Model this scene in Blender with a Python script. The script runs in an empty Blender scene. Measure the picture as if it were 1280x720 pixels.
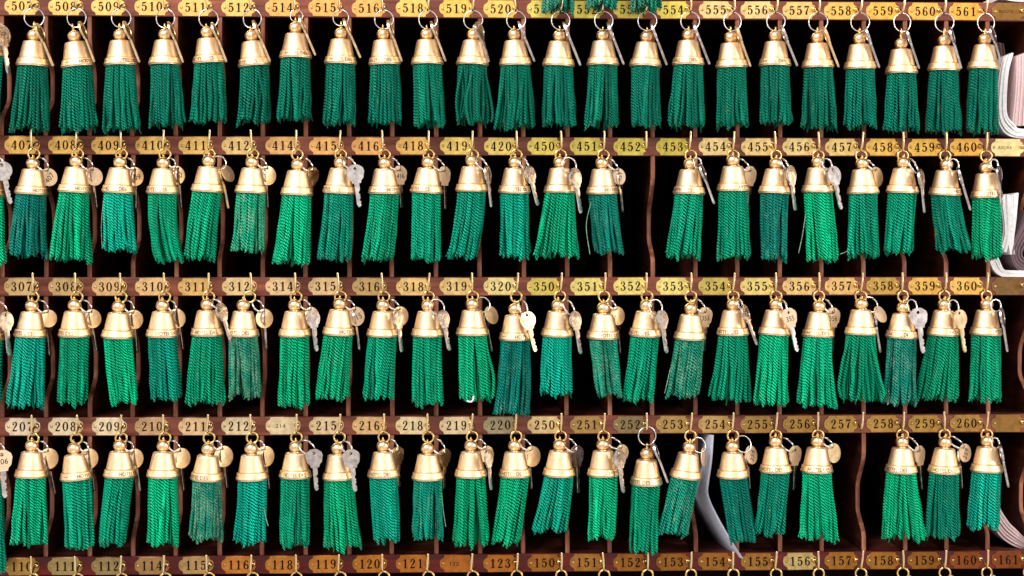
import bpy, math, random
import numpy as np
from mathutils import Matrix, Vector

random.seed(7)
SC = bpy.context.scene
COL = SC.collection
S = 0.0011                      # metres per unit; one unit is about a millimetre on the rack front
PI = math.pi


def lin(r, g, b):
    f = lambda c: (c / 255) / 12.92 if c / 255 <= .04045 else ((c / 255 + .055) / 1.055) ** 2.4
    return (f(r), f(g), f(b), 1)


# ------------------------------------------------------------------ camera
FPX, OFF, HY = 2100.0, 80.0, 322.0
TH = math.atan(OFF / FPX)
CAMP = Vector((-FPX * math.sin(TH), -FPX * math.cos(TH), 360 - HY)) * S
cd = bpy.data.cameras.new('camera')
cam = bpy.data.objects.new('camera', cd)
COL.objects.link(cam)
cam.location = CAMP
cam.rotation_euler = (PI / 2, 0, -TH)
cd.sensor_width = 36
cd.lens = 36 * FPX / 1280
cd.shift_y = -(360 - HY) / 1280
cd.clip_start = .05
cd.clip_end = 200
SC.camera = cam


def un(px, py, y=0.0):
    """photo point -> (X, Z) in units on the plane at depth y units"""
    a = (px - 640) / FPX
    b = (HY - py) / FPX
    d = Vector((math.sin(TH) + a * math.cos(TH), math.cos(TH) - a * math.sin(TH), b))
    t = (y * S - CAMP.y) / d.y
    p = (CAMP + d * t) / S
    return p.x, p.z


# ------------------------------------------------------------------ world and lamps
w = bpy.data.worlds.new('World')
SC.world = w
w.use_nodes = True
bg = w.node_tree.nodes['Background']
# made-up room light: random bright and dim patches, added to vary the reflections
bg.inputs[1].default_value = 0.75
wn = w.node_tree
wtc = wn.nodes.new('ShaderNodeTexCoord')
wno = wn.nodes.new('ShaderNodeTexNoise')
wno.inputs['Scale'].default_value = 2.6
wno.inputs['Detail'].default_value = 2
wn.links.new(wtc.outputs['Generated'], wno.inputs['Vector'])
wra = wn.nodes.new('ShaderNodeValToRGB')
we = wra.color_ramp.elements
we[0].position, we[0].color = .34, (.30, .22, .17, 1)
we[1].position, we[1].color = .66, (1.5, 1.5, 1.54, 1)
wm = we.new(.5)
wm.color = (.95, .90, .84, 1)
wn.links.new(wno.outputs['Fac'], wra.inputs[0])
wn.links.new(wra.outputs[0], bg.inputs[0])


def area(name, loc, target, sx, sy, power, colr):
    l = bpy.data.lights.new(name, 'AREA')
    l.shape = 'RECTANGLE'
    l.size, l.size_y = sx, sy
    l.energy = power
    l.color = colr
    o = bpy.data.objects.new(name, l)
    COL.objects.link(o)
    o.location = loc
    o.rotation_euler = (Vector(target) - Vector(loc)).to_track_quat('-Z', 'Y').to_euler()
    return o


area('window_light', (-1.3, -2.1, 2.15), (0.1, 0, 0), 1.5, 1.3, 90, (1, .98, .95))
area('side_light', (2.2, -1.5, .7), (.1, 0, 0), .35, 1.3, 22, (1, .97, .92))
SC.view_settings.view_transform = 'Standard'
SC.view_settings.look = 'None'
SC.view_settings.exposure = .2
SC.view_settings.gamma = 1


# ------------------------------------------------------------------ materials
def newmat(name):
    m = bpy.data.materials.new(name)
    m.use_nodes = True
    nt = m.node_tree
    return m, nt, nt.nodes['Principled BSDF']


def nd(nt, kind, **kw):
    n = nt.nodes.new(kind)
    for k, v in kw.items():
        setattr(n, k, v)
    return n


def ramp(nt, fac, stops):
    r = nd(nt, 'ShaderNodeValToRGB')
    el = r.color_ramp.elements
    el[0].position, el[0].color = stops[0]
    el[1].position, el[1].color = stops[-1]
    for p, c in stops[1:-1]:
        e = el.new(p)
        e.color = c
    nt.links.new(fac, r.inputs[0])
    return r.outputs[0]


def noise(nt, scale, detail=4, stretch=(1, 1, 1), rough=.6, obj=True):
    tc = nd(nt, 'ShaderNodeTexCoord')
    mp = nd(nt, 'ShaderNodeMapping')
    mp.inputs['Scale'].default_value = stretch
    nt.links.new(tc.outputs['Object'], mp.inputs[0])
    n = nd(nt, 'ShaderNodeTexNoise')
    n.inputs['Scale'].default_value = scale
    n.inputs['Detail'].default_value = detail
    n.inputs['Roughness'].default_value = rough
    nt.links.new(mp.outputs[0], n.inputs['Vector'])
    return n.outputs['Fac']


def rnd_offset_noise(nt, scale, detail=4, stretch=(1, 1, 1)):
    """noise in object space, shifted per object so that copies differ"""
    tc = nd(nt, 'ShaderNodeTexCoord')
    oi = nd(nt, 'ShaderNodeObjectInfo')
    mul = nd(nt, 'ShaderNodeMath', operation='MULTIPLY')
    mul.inputs[1].default_value = 37
    nt.links.new(oi.outputs['Random'], mul.inputs[0])
    add = nd(nt, 'ShaderNodeVectorMath', operation='ADD')
    nt.links.new(tc.outputs['Object'], add.inputs[0])
    nt.links.new(mul.outputs[0], add.inputs[1])
    mp = nd(nt, 'ShaderNodeMapping')
    mp.inputs['Scale'].default_value = stretch
    nt.links.new(add.outputs[0], mp.inputs[0])
    n = nd(nt, 'ShaderNodeTexNoise')
    n.inputs['Scale'].default_value = scale
    n.inputs['Detail'].default_value = detail
    nt.links.new(mp.outputs[0], n.inputs['Vector'])
    return n.outputs['Fac'], oi


def bump(nt, bs, h, strength, dist):
    b = nd(nt, 'ShaderNodeBump')
    b.inputs['Strength'].default_value = strength
    b.inputs['Distance'].default_value = dist
    nt.links.new(h, b.inputs['Height'])
    nt.links.new(b.outputs[0], bs.inputs['Normal'])


def wood(name, dark, mid, light, stretch, rough=.38, spec=.5):
    m, nt, bs = newmat(name)
    f = noise(nt, 55, 6, stretch, .65)
    c = ramp(nt, f, [(.28, dark), (.5, mid), (.74, light)])
    g = noise(nt, 9, 3, (1, 1, 1))
    c2 = ramp(nt, g, [(.3, (.62, .6, .6, 1)), (.7, (1.15, 1.1, 1.1, 1))])
    mx = nd(nt, 'ShaderNodeMix', data_type='RGBA', blend_type='MULTIPLY')
    mx.inputs['Factor'].default_value = 1
    nt.links.new(c, mx.inputs['A'])
    nt.links.new(c2, mx.inputs['B'])
    nt.links.new(mx.outputs['Result'], bs.inputs['Base Color'])
    bs.inputs['Roughness'].default_value = rough
    bs.inputs['Specular IOR Level'].default_value = spec
    bump(nt, bs, f, .25, .0006)
    return m


M = {}
M['rail'] = wood('mahogany_rail', lin(74, 30, 22), lin(126, 66, 48), lin(164, 98, 74), (.1, 1, 1.6), .36, .4)
M['redrail'] = wood('red_mahogany_rail', lin(54, 6, 6), lin(96, 16, 12), lin(128, 32, 24), (.1, 1, 1.6), .36, .4)
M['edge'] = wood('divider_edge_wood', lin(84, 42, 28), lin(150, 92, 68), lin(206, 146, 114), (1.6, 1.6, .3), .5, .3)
M['inside'] = wood('shaded_inner_wood', lin(34, 14, 10), lin(62, 27, 19), lin(100, 48, 34), (1.2, .15, 1.2), .5, .2)  # pigeonhole shade is put into this darker wood colour
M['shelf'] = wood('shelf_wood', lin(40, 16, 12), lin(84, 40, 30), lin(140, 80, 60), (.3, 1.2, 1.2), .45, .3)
M['back'] = wood('back_board', lin(24, 12, 12), lin(38, 19, 18), lin(56, 28, 25), (1, 1, .2), .7, .1)  # colour darkened to stand for the shade deep in the cells


def brass(name, base, rough, var=.18, usecol=False, metallic=1.0):
    m, nt, bs = newmat(name)
    f, oi = rnd_offset_noise(nt, 160, 4)
    f2, _ = rnd_offset_noise(nt, 900, 3, (1, 1, .12))
    lo = tuple(1 - var for _ in range(3)) + (1,)
    c2 = ramp(nt, f, [(.3, lo), (.62, (1.04, 1.04, 1.04, 1))])
    mx = nd(nt, 'ShaderNodeMix', data_type='RGBA', blend_type='MULTIPLY')
    mx.inputs['Factor'].default_value = 1
    if usecol:
        nt.links.new(oi.outputs['Color'], mx.inputs['A'])
    else:
        mx.inputs['A'].default_value = base
    nt.links.new(c2, mx.inputs['B'])
    nt.links.new(mx.outputs['Result'], bs.inputs['Base Color'])
    bs.inputs['Metallic'].default_value = metallic
    rr = nd(nt, 'ShaderNodeMapRange')
    rr.inputs['To Min'].default_value = rough - .07
    rr.inputs['To Max'].default_value = rough + .1
    nt.links.new(f2, rr.inputs[0])
    nt.links.new(rr.outputs[0], bs.inputs['Roughness'])
    bump(nt, bs, f2, .08, .0002)
    return m


M['bell'] = brass('brushed_brass', (1.0, .75, .48, 1), .43, .12)
M['ball'] = brass('polished_brass', (.97, .70, .42, 1), .32, .14)
M['ring'] = brass('ring_brass', (.86, .62, .26, 1), .24, .1)
M['hook'] = brass('hook_brass', (.90, .68, .36, 1), .25, .1)
M['steel'] = brass('nickel', (.86, .82, .82, 1), .2, .12)
M['keysteel'] = brass('key_nickel', (.76, .68, .65, 1), .24, .4)
M['keybrass'] = brass('key_brass', (.94, .70, .42, 1), .28, .22)
M['tagbrass'] = brass('tag_brass', (.92, .70, .43, 1), .42, .14, False, .85)
M['plate'] = brass('plate_brass', (1, 1, 1, 1), .3, .26, True, .68)
for k_ in ('keysteel', 'keybrass', 'tagbrass'):
    nt = M[k_].node_tree
    n3 = rnd_offset_noise(nt, 55, 1)[0]
    old = [n for n in nt.nodes if n.type == 'BUMP'][0]
    b2 = nd(nt, 'ShaderNodeBump')
    b2.inputs['Strength'].default_value = .3
    b2.inputs['Distance'].default_value = .006
    nt.links.new(n3, b2.inputs['Height'])
    nt.links.new(b2.outputs[0], old.inputs['Normal'])
M['screw'] = brass('screw_brass', (.62, .42, .18, 1), .35, .3)


def plain(name, c, rough=.6, spec=.4, metallic=0):
    m, nt, bs = newmat(name)
    f, oi = rnd_offset_noise(nt, 240, 4)
    c2 = ramp(nt, f, [(.3, tuple(v * .82 for v in c[:3]) + (1,)), (.65, c)])
    nt.links.new(c2, bs.inputs['Base Color'])
    bs.inputs['Roughness'].default_value = rough
    bs.inputs['Specular IOR Level'].default_value = spec
    bs.inputs['Metallic'].default_value = metallic
    return m


M['ink'] = plain('engraving_ink', lin(44, 20, 10), .7, .1)
M['inkdark'] = plain('dark_engraving_ink', lin(20, 9, 8), .7, .1)
M['bellink'] = plain('bell_lettering', lin(70, 40, 16), .6, .2)
M['cream'] = plain('ivory_tag', lin(226, 196, 162), .4, .4)
M['paper'] = plain('white_paper', lin(246, 243, 244), .8, .2)
M['pinkpaper'] = plain('pinkish_paper', lin(226, 196, 196), .8, .2)
M['bluepaper'] = plain('letter_paper', lin(206, 208, 228), .7, .3)
M['newsprint'] = plain('newsprint', lin(120, 98, 104), .8, .2)

# cords: object colour carries the dye, its alpha how worn the thread is
m, nt, bs = newmat('twisted_cord')
oi = nd(nt, 'ShaderNodeObjectInfo')
at = nd(nt, 'ShaderNodeAttribute', attribute_name='cord')
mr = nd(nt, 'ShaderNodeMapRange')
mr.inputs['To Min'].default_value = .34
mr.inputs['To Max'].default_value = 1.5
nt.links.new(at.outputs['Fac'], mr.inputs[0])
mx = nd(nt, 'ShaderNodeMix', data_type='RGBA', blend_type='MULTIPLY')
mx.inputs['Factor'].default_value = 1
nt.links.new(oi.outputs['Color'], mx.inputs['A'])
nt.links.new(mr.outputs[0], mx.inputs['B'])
f = noise(nt, 950, 3, (1, 1, .3), .7)
f2 = noise(nt, 75, 3, (1, 1, .5))
add = nd(nt, 'ShaderNodeMath', operation='MULTIPLY_ADD')
add.inputs[1].default_value = .45
nt.links.new(f2, add.inputs[0])
nt.links.new(f, add.inputs[2])
wr = nd(nt, 'ShaderNodeMath', operation='MULTIPLY_ADD')   # threshold: worn objects show more pale thread
wr.inputs[1].default_value = .25
wr.inputs[2].default_value = -.86
nt.links.new(oi.outputs['Alpha'], wr.inputs[0])
sm = nd(nt, 'ShaderNodeMath', operation='ADD')
nt.links.new(add.outputs[0], sm.inputs[0])
nt.links.new(wr.outputs[0], sm.inputs[1])
ml = nd(nt, 'ShaderNodeMath', operation='MULTIPLY', use_clamp=True)
ml.inputs[1].default_value = 7
nt.links.new(sm.outputs[0], ml.inputs[0])
mx2 = nd(nt, 'ShaderNodeMix', data_type='RGBA')
nt.links.new(ml.outputs[0], mx2.inputs['Factor'])
ap = nd(nt, 'ShaderNodeAttribute', attribute_name='ply_shade')
pr = nd(nt, 'ShaderNodeMapRange')  # paints grooves dark and crowns bright, like shade and glints on the twist
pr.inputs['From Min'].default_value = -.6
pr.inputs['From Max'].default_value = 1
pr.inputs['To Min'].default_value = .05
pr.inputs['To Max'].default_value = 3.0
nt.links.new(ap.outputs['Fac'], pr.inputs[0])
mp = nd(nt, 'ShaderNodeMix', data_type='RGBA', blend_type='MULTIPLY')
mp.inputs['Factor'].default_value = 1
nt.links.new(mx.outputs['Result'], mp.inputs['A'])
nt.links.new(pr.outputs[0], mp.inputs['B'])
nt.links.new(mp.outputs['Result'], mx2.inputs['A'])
mx2.inputs['B'].default_value = lin(150, 182, 152)
nt.links.new(mx2.outputs['Result'], bs.inputs['Base Color'])
bs.inputs['Roughness'].default_value = .36
bs.inputs['Specular IOR Level'].default_value = .42
bs.inputs['Specular Tint'].default_value = (.15, .85, .6, 1)
M['cord'] = m


# ------------------------------------------------------------------ mesh helpers (everything in units)
class MB:
    def __init__(s):
        s.v, s.f, s.sm = [], [], []

    def add(s, vs, fs, smooth=True):
        o = len(s.v)
        s.v += [tuple(p) for p in vs]
        s.f += [tuple(i + o for i in f) for f in fs]
        s.sm += [smooth] * len(fs)
        return s

    def box(s, x0, x1, y0, y1, z0, z1):
        v = [(x, y, z) for x in (x0, x1) for y in (y0, y1) for z in (z0, z1)]
        return s.add(v, [(0, 1, 3, 2), (4, 6, 7, 5), (0, 4, 5, 1), (2, 3, 7, 6), (0, 2, 6, 4), (1, 5, 7, 3)], False)

    def lathe(s, prof, n=32, cx=0, cy=0):
        vs, fs = [], []
        for r, z in prof:
            for k in range(n):
                a = 2 * PI * k / n
                vs.append((cx + r * math.cos(a), cy + r * math.sin(a), z))
        for i in range(len(prof) - 1):
            for k in range(n):
                k2 = (k + 1) % n
                fs.append((i * n + k, i * n + k2, (i + 1) * n + k2, (i + 1) * n + k))
        return s.add(vs, fs)

    def tube(s, pts, r, n=8, closed=False):
        P = [Vector(p) for p in pts]
        m_ = len(P)
        rs = r if isinstance(r, (list, tuple)) else [r] * m_
        vs, fs = [], []
        up = None
        for i in range(m_):
            if closed:
                t = P[(i + 1) % m_] - P[i - 1]
            else:
                t = P[min(i + 1, m_ - 1)] - P[max(i - 1, 0)]
            t.normalize()
            if up is None:
                up = t.orthogonal().normalized()
            up = (up - t * up.dot(t)).normalized()
            sd = t.cross(up)
            for k in range(n):
                a = 2 * PI * k / n
                vs.append(P[i] + (up * math.cos(a) + sd * math.sin(a)) * rs[i])
        for i in range(m_ if closed else m_ - 1):
            j = (i + 1) % m_
            for k in range(n):
                k2 = (k + 1) % n
                fs.append((i * n + k, i * n + k2, j * n + k2, j * n + k))
        if not closed:
            fs.append(tuple(range(n))[::-1])
            fs.append(tuple((m_ - 1) * n + k for k in range(n)))
        return s.add(vs, fs)

    def torus(s, R, r, n=40, k=8, c=(0, 0, 0)):
        """ring in the x-z plane (axis along y)"""
        return s.tube([(c[0] + R * math.cos(2 * PI * i / n), c[1], c[2] + R * math.sin(2 * PI * i / n)) for i in range(n)], r, k, True)

    def plate(s, outer, y0, y1, hole=None, smooth=False):
        """x-z outline with thickness from y0 (front) to y1, optional hole with the same number of points"""
        n = len(outer)
        if hole is None:
            vs = [(x, y0, z) for x, z in outer] + [(x, y1, z) for x, z in outer]
            fs = [tuple(range(n)), tuple(range(2 * n - 1, n - 1, -1))]
            fs += [(i, i + n, (i + 1) % n + n, (i + 1) % n) for i in range(n)]
            return s.add(vs, fs, smooth)
        vs = [(x, y, z) for y in (y0, y1) for L in (outer, hole) for x, z in L]
        fs = []
        for i in range(n):
            j = (i + 1) % n
            fs += [(i, j, n + j, n + i), (2 * n + j, 2 * n + i, 3 * n + i, 3 * n + j),
                   (i, 2 * n + i, 2 * n + j, j), (n + i, n + j, 3 * n + j, 3 * n + i)]
        return s.add(vs, fs, smooth)

    def xform(s, f):
        s.v = [tuple(f(p)) for p in s.v]
        return s

    def mesh(s, name, mat):
        me = bpy.data.meshes.new(name)
        me.from_pydata([(x * S, y * S, z * S) for x, y, z in s.v], [], s.f)
        me.polygons.foreach_set('use_smooth', s.sm)
        me.materials.append(mat)
        me.update()
        return me


def link(name, me, parent=None):
    o = bpy.data.objects.new(name, me)
    COL.objects.link(o)
    if parent is not None:
        o.parent = parent
    return o


def tag(o, label, cat, group=None):
    o['label'] = label
    o['category'] = cat
    if group:
        o['group'] = group
    return o


def frame(x, y, z, X, Y, Z):
    m_ = Matrix((X, Y, Z)).transposed().to_4x4()
    m_.translation = Vector((x, y, z)) * S
    return m_


def pose(x, y, z, dx, dz, phi):
    """local +z along (dx, dz) in the x-z plane, then turned by phi about that axis"""
    Z = Vector((dx, 0, dz)).normalized()
    Y0 = Vector((0, 1, 0))
    X0 = Y0.cross(Z)
    X = X0 * math.cos(phi) + Y0 * math.sin(phi)
    return frame(x, y, z, X, Z.cross(X), Z)


# ------------------------------------------------------------------ lettering
def catmull(p, n=6):
    out = []
    for i in range(len(p) - 1):
        a, b, c, d = p[max(i - 1, 0)], p[i], p[i + 1], p[min(i + 2, len(p) - 1)]
        for k in range(n):
            t = k / n
            out.append(tuple(.5 * (2 * b[j] + (c[j] - a[j]) * t + (2 * a[j] - 5 * b[j] + 4 * c[j] - d[j]) * t * t +
                                   (3 * b[j] - a[j] - 3 * c[j] + d[j]) * t ** 3) for j in range(3)))
    out.append(p[-1])
    return out


def ell(cx, cy, rx, ry, thick, thin, a0=90, a1=450, n=28):
    o = []
    for i in range(n + 1):
        a = math.radians(a0 + (a1 - a0) * i / n)
        o.append((cx + rx * math.cos(a), cy + ry * math.sin(a), thin + (thick - thin) * abs(math.cos(a)) ** 1.5))
    return o


def dot(x, y, r):
    return [(x - r, y, .01), (x - r * .7, y, r * 1.4), (x, y, r * 2), (x + r * .7, y, r * 1.4), (x + r, y, .01)]


K = .15
DIG = {
    '0': [ell(.3, .5, .215, .465, .155, .065)],
    '1': [[(.32, .98, K), (.32, .04, K)], [(.12, .03, .06), (.53, .03, .06)], [(.1, .80, .05), (.2, .85, .07), (.32, .93, .11)]],
    '2': [catmull([(.1, .73, .09), (.14, .89, .07), (.3, .965, .075), (.455, .83, .14), (.43, .63, .15), (.26, .36, .1), (.08, .07, .06)]),
          [(.06, .065, .13), (.3, .065, .14), (.5, .07, .10), (.54, .22, .04)], dot(.13, .74, .085)],
    '3': [catmull([(.1, .80, .08), (.16, .93, .06), (.3, .965, .07), (.43, .86, .13), (.43, .68, .13), (.3, .54, .07), (.2, .53, .06)]),
          catmull([(.2, .53, .05), (.34, .52, .08), (.475, .38, .15), (.47, .18, .15), (.32, .04, .075), (.14, .06, .06), (.07, .2, .08)]),
          dot(.13, .79, .08), dot(.11, .2, .085)],
    '4': [[(.40, .98, .15), (.40, .04, .15)], [(.22, .03, .06), (.56, .03, .06)], [(.37, .97, .08), (.04, .3, .06)], [(.02, .28, .085), (.58, .28, .085)]],
    '5': [[(.13, .91, .13), (.35, .89, .14), (.5, .93, .08)], [(.145, .95, .07), (.12, .5, .06)],
          catmull([(.12, .5, .05), (.2, .60, .07), (.33, .62, .09), (.47, .48, .15), (.48, .25, .155), (.34, .05, .08), (.15, .05, .06), (.07, .18, .08)]),
          dot(.12, .19, .085)],
    '6': [ell(.31, .29, .19, .255, .14, .06), catmull([(.12, .3, .13), (.115, .55, .14), (.2, .85, .1), (.35, .965, .06), (.48, .88, .06)]), dot(.46, .83, .075)],
    '7': [[(.08, .9, .15), (.3, .91, .14), (.54, .92, .12)], [(.08, .97, .05), (.07, .7, .04)],
          catmull([(.52, .92, .06), (.38, .62, .09), (.28, .3, .15), (.26, .03, .16)])],
    '8': [ell(.3, .745, .165, .22, .125, .07), ell(.3, .27, .2, .245, .14, .07)],
    '9': [ell(.29, .71, .19, .255, .14, .06), catmull([(.48, .7, .13), (.485, .45, .14), (.4, .15, .1), (.25, .035, .06), (.12, .12, .06)]), dot(.14, .17, .075)],
}


def digits(mb, text, x, z, h, pitch, y, th=.25):
    """stamped serif numerals, thin raised strokes; y is the front plane"""
    lay = 0
    for ch in text:
        for st in DIG[ch]:
            n = len(st)
            L, R = [], []
            for i, (px, pz, wd) in enumerate(st):
                ax, az = st[max(i - 1, 0)][:2]
                bx, bz = st[min(i + 1, n - 1)][:2]
                l = math.hypot(bx - ax, bz - az) or 1
                nx, nz = -(bz - az) / l, (bx - ax) / l
                wd *= 1.18
                L.append((px + nx * wd / 2, pz + nz * wd / 2))
                R.append((px - nx * wd / 2, pz - nz * wd / 2))
            yy = y - .012 * lay
            lay += 1
            vs = [(x + a * h, yy, z + b * h) for a, b in L] + [(x + a * h, yy, z + b * h) for a, b in R]
            mb.add(vs, [(i, i + n, i + n + 1, i + 1) for i in range(n - 1)], False)
        x += pitch
    return mb


_txt = {}


def text_geo(s_):
    """plain letters from the built-in font: vertices with cap height 1, origin at left of baseline"""
    if s_ not in _txt:
        c = bpy.data.curves.new('t', 'FONT')
        c.body = s_
        c.resolution_u = 3
        o = bpy.data.objects.new('t', c)
        COL.objects.link(o)
        dg = bpy.context.evaluated_depsgraph_get()
        me = o.evaluated_get(dg).to_mesh()
        v = [(q.co.x / .73, q.co.y / .73) for q in me.vertices]
        f_ = [tuple(p.vertices) for p in me.polygons]
        o.evaluated_get(dg).to_mesh_clear()
        bpy.data.objects.remove(o)
        bpy.data.curves.remove(c)
        xs = [a for a, _ in v]
        _txt[s_] = ([(a - min(xs), b) for a, b in v], f_, max(xs) - min(xs))
    return _txt[s_]


def flat_text(mb, s_, cx, cz, h, y, rot=0, stretch=1.0):
    v, f_, wd = text_geo(s_)
    c, sn = math.cos(rot), math.sin(rot)
    vs = []
    for a, b in v:
        a, b = (a - wd / 2) * h * stretch, (b - .5) * h
        vs.append((cx + a * c - b * sn, y, cz + a * sn + b * c))
    return mb.add(vs, f_, False)


# ------------------------------------------------------------------ the cabinet
RES_I = [-1, 0, 5, 8, 12, 14, 15, 16, 18, 22, 24]
RES_V = [.5, .5, -1.8, -1.9, 1.6, 1.3, 1.8, 1.3, .4, -3.0, -3.5]


def colx(i):
    return 53.79 * i - 587.0 + float(np.interp(i, RES_I, RES_V))


RB = {5: 337.2, 4: 165.5, 3: -9.7, 2: -183.0, 1: -355.4, 6: 510.0, 0: -530.0}     # underside of each rail
RH = 23.3
RAILNAME = {5: '500', 4: '400', 3: '300', 2: '200', 1: '100'}
X0, X1 = -700, 740
DEPTH = 230

cab = bpy.data.objects.new('pigeonhole_cabinet', None)
COL.objects.link(cab)
cab.location = (0, 0, RB[0] * S)
cab.empty_display_size = .05
tag(cab, 'dark mahogany pigeonhole cabinet with wavy dividers behind all the hanging key fobs', 'cabinet')


def cabpart(name, mb, mat):
    z0 = RB[0]
    return link(name, mb.xform(lambda p: (p[0], p[1], p[2] - z0)).mesh(name, mat), cab)


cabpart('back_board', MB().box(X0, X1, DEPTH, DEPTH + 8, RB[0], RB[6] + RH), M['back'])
for r, z in RB.items():
    b = MB()
    # rail face with softly rounded long edges
    prof = [(6, z), (1.0, z), (.3, z + .3), (0, z + 1.0), (0, z + RH - 1.0), (.3, z + RH - .3), (1.0, z + RH), (6, z + RH)]
    vs = [(x, y, zz) for x in (X0, X1) for y, zz in prof]
    n = len(prof)
    b.add(vs, [(i, i + n, i + n + 1, i + 1) for i in range(n - 1)] + [tuple(range(n)), tuple(range(2 * n - 1, n - 1, -1)), (n - 1, 2 * n - 1, n, 0)], False)
    cabpart('rail', b, M['redrail'] if r <= 1 else M['rail'])
    cabpart('shelf', MB().box(X0, X1, 6, DEPTH, z + RH - 9, z + RH), M['shelf'])
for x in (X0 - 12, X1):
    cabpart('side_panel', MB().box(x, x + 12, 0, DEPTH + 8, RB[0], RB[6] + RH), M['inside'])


def divider(xc, zlo, zhi, rng):
    """upright partition whose front edge swings back in a long S"""
    H = zhi - zlo
    T = 2.7
    dmax = rng.uniform(30, 42)
    n = 26
    b, e = MB(), MB()
    zs = [zlo + H * i / n for i in range(n + 1)]

    def yf(z):
        t = 1 - (z - zlo) / H
        a = min(max((t - .16) / .34, 0), 1)
        c = min(max((t - .66) / .22, 0), 1)
        sm = lambda q: q * q * (3 - 2 * q)
        return 1.6 + dmax * sm(a) * (1 - sm(c))
    # sides and back
    vs = [(xc + sx * T, y, z) for sx in (-1, 1) for z in zs for y in (yf(z) + .8, DEPTH)]
    fs = []
    m_ = 2 * (n + 1)
    for i in range(n):
        fs += [(2 * i, 2 * i + 2, 2 * i + 3, 2 * i + 1), (m_ + 2 * i, m_ + 2 * i + 1, m_ + 2 * i + 3, m_ + 2 * i + 2)]
    b.add(vs, fs, False)
    # front edge strip, slightly rounded
    xs = [(-T, .8), (-T * .8, .15), (0, 0), (T * .8, .15), (T, .8)]
    vs = [(xc + dx, yf(z) + dy, z) for z in zs for dx, dy in xs]
    e.add(vs, [(5 * i + k, 5 * i + k + 1, 5 * i + k + 6, 5 * i + k + 5) for i in range(n) for k in range(4)], True)
    return b, e


rng = random.Random(3)
for r in (5, 4, 3, 2):
    for i in range(-1, 24):
        xc = colx(i) + 9 + rng.uniform(-.8, .8)
        b, e = divider(xc, RB[r - 1] + RH, RB[r], rng)
        z0 = RB[0]
        fx = lambda p: (p[0], p[1], p[2] - z0)
        b.xform(fx)
        e.xform(fx)
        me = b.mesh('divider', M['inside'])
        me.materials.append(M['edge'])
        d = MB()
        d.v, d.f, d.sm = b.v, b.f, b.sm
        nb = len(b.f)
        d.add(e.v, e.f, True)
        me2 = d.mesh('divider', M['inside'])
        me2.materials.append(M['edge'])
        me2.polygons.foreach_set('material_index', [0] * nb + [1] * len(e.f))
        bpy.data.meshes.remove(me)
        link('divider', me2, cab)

# ------------------------------------------------------------------ number plates and hooks
NUM = ['07', '08', '09', '10', '11', '12', '14', '15', '16', '18', '19', '20'] + [str(k) for k in range(50, 61)]
N5 = ['507', '508', '509', '510', '511', '512', '514', '515', '516', '518', '519', '520', '551', '552', '553', '554', '555', '556', '557', '558', '559', '560', '561', 'ROUTE']
N1 = ['110', '111', '112', '114', '115', '116', '118', '119', '120', '121', '122', '123'] + [str(k) for k in range(150, 162)]
ROWNUM = {5: N5, 4: ['4' + n for n in NUM] + ['RSORR'], 3: ['3' + n for n in NUM] + [''], 2: ['2' + n for n in NUM] + [''], 1: N1}

# colour of each plate: its patina, with reflections in the metal painted in
PC = {
    5: [(226, 190, 108)] * 6 + [(214, 166, 92)] * 3 + [(216, 184, 96), (222, 190, 92), (220, 190, 100), (204, 190, 92), (196, 184, 84), (190, 178, 80), (200, 184, 84),
        (244, 214, 138), (244, 216, 140), (236, 200, 118), (224, 184, 92), (222, 178, 80), (224, 176, 84), (216, 164, 70), (122, 88, 40)],
    4: [(222, 180, 96), (222, 182, 96), (222, 182, 98), (224, 186, 104), (228, 190, 108), (236, 204, 132), (224, 178, 110), (222, 172, 100), (216, 164, 96), (222, 180, 98),
        (220, 194, 104), (214, 192, 104), (196, 180, 86), (188, 174, 80), (180, 168, 74), (176, 162, 70), (250, 224, 150), (246, 216, 140), (250, 222, 146), (246, 214, 130),
        (236, 192, 92), (232, 186, 84), (222, 172, 78), (228, 212, 146)],
    3: [(186, 160, 108), (178, 152, 100), (196, 164, 112), (206, 172, 116), (214, 178, 106), (232, 206, 144), (232, 202, 146), (236, 204, 146), (170, 144, 92), (230, 196, 124),
        (232, 202, 130), (230, 214, 140), (190, 174, 86), (222, 208, 118), (218, 204, 116), (222, 210, 122), (176, 160, 80), (214, 196, 116), (222, 190, 120), (226, 188, 116),
        (176, 144, 70), (196, 158, 76), (204, 166, 84), (108, 80, 44)],
    2: [(244, 228, 190), (238, 220, 176), (240, 222, 178), (178, 146, 104), (206, 178, 132), (240, 222, 172), (238, 220, 170), (232, 208, 158), (196, 164, 110), (236, 216, 164),
        (226, 206, 160), (146, 138, 104), (198, 174, 120), (152, 122, 70), (122, 106, 70), (158, 130, 74), (172, 140, 84), (150, 120, 62), (150, 116, 58), (160, 126, 62),
        (160, 124, 62), (156, 122, 58), (150, 116, 56), (128, 94, 44)],
    1: [(150, 116, 56), (142, 122, 74), (138, 118, 76), (142, 110, 66), (160, 130, 80), (172, 110, 44), (166, 108, 40), (168, 110, 42), (164, 104, 36), (160, 98, 34),
        (156, 94, 34), (160, 98, 34), (138, 88, 30), (140, 96, 40), (134, 86, 28), (130, 84, 28), (134, 88, 32), (142, 100, 42), (170, 150, 92), (140, 94, 32), (136, 92, 30),
        (128, 82, 26), (116, 62, 20), (112, 58, 20)],
}


def plate_outline(wd, h):
    """rectangle whose ends run out in a rounded tongue with hollow shoulders"""
    pts = []
    ha = h / 2
    half = [(5.6, ha), (5.5, ha * .84), (4.9, ha * .72), (3.7, ha * .635), (2.2, ha * .56), (.95, ha * .43), (.25, ha * .25), (0, ha * .08)]
    left = half + [(x, -z) for x, z in reversed(half)]
    right = [(wd - x, -z) for x, z in half] + [(wd - x, z) for x, z in reversed(half)]
    return left + right


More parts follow.
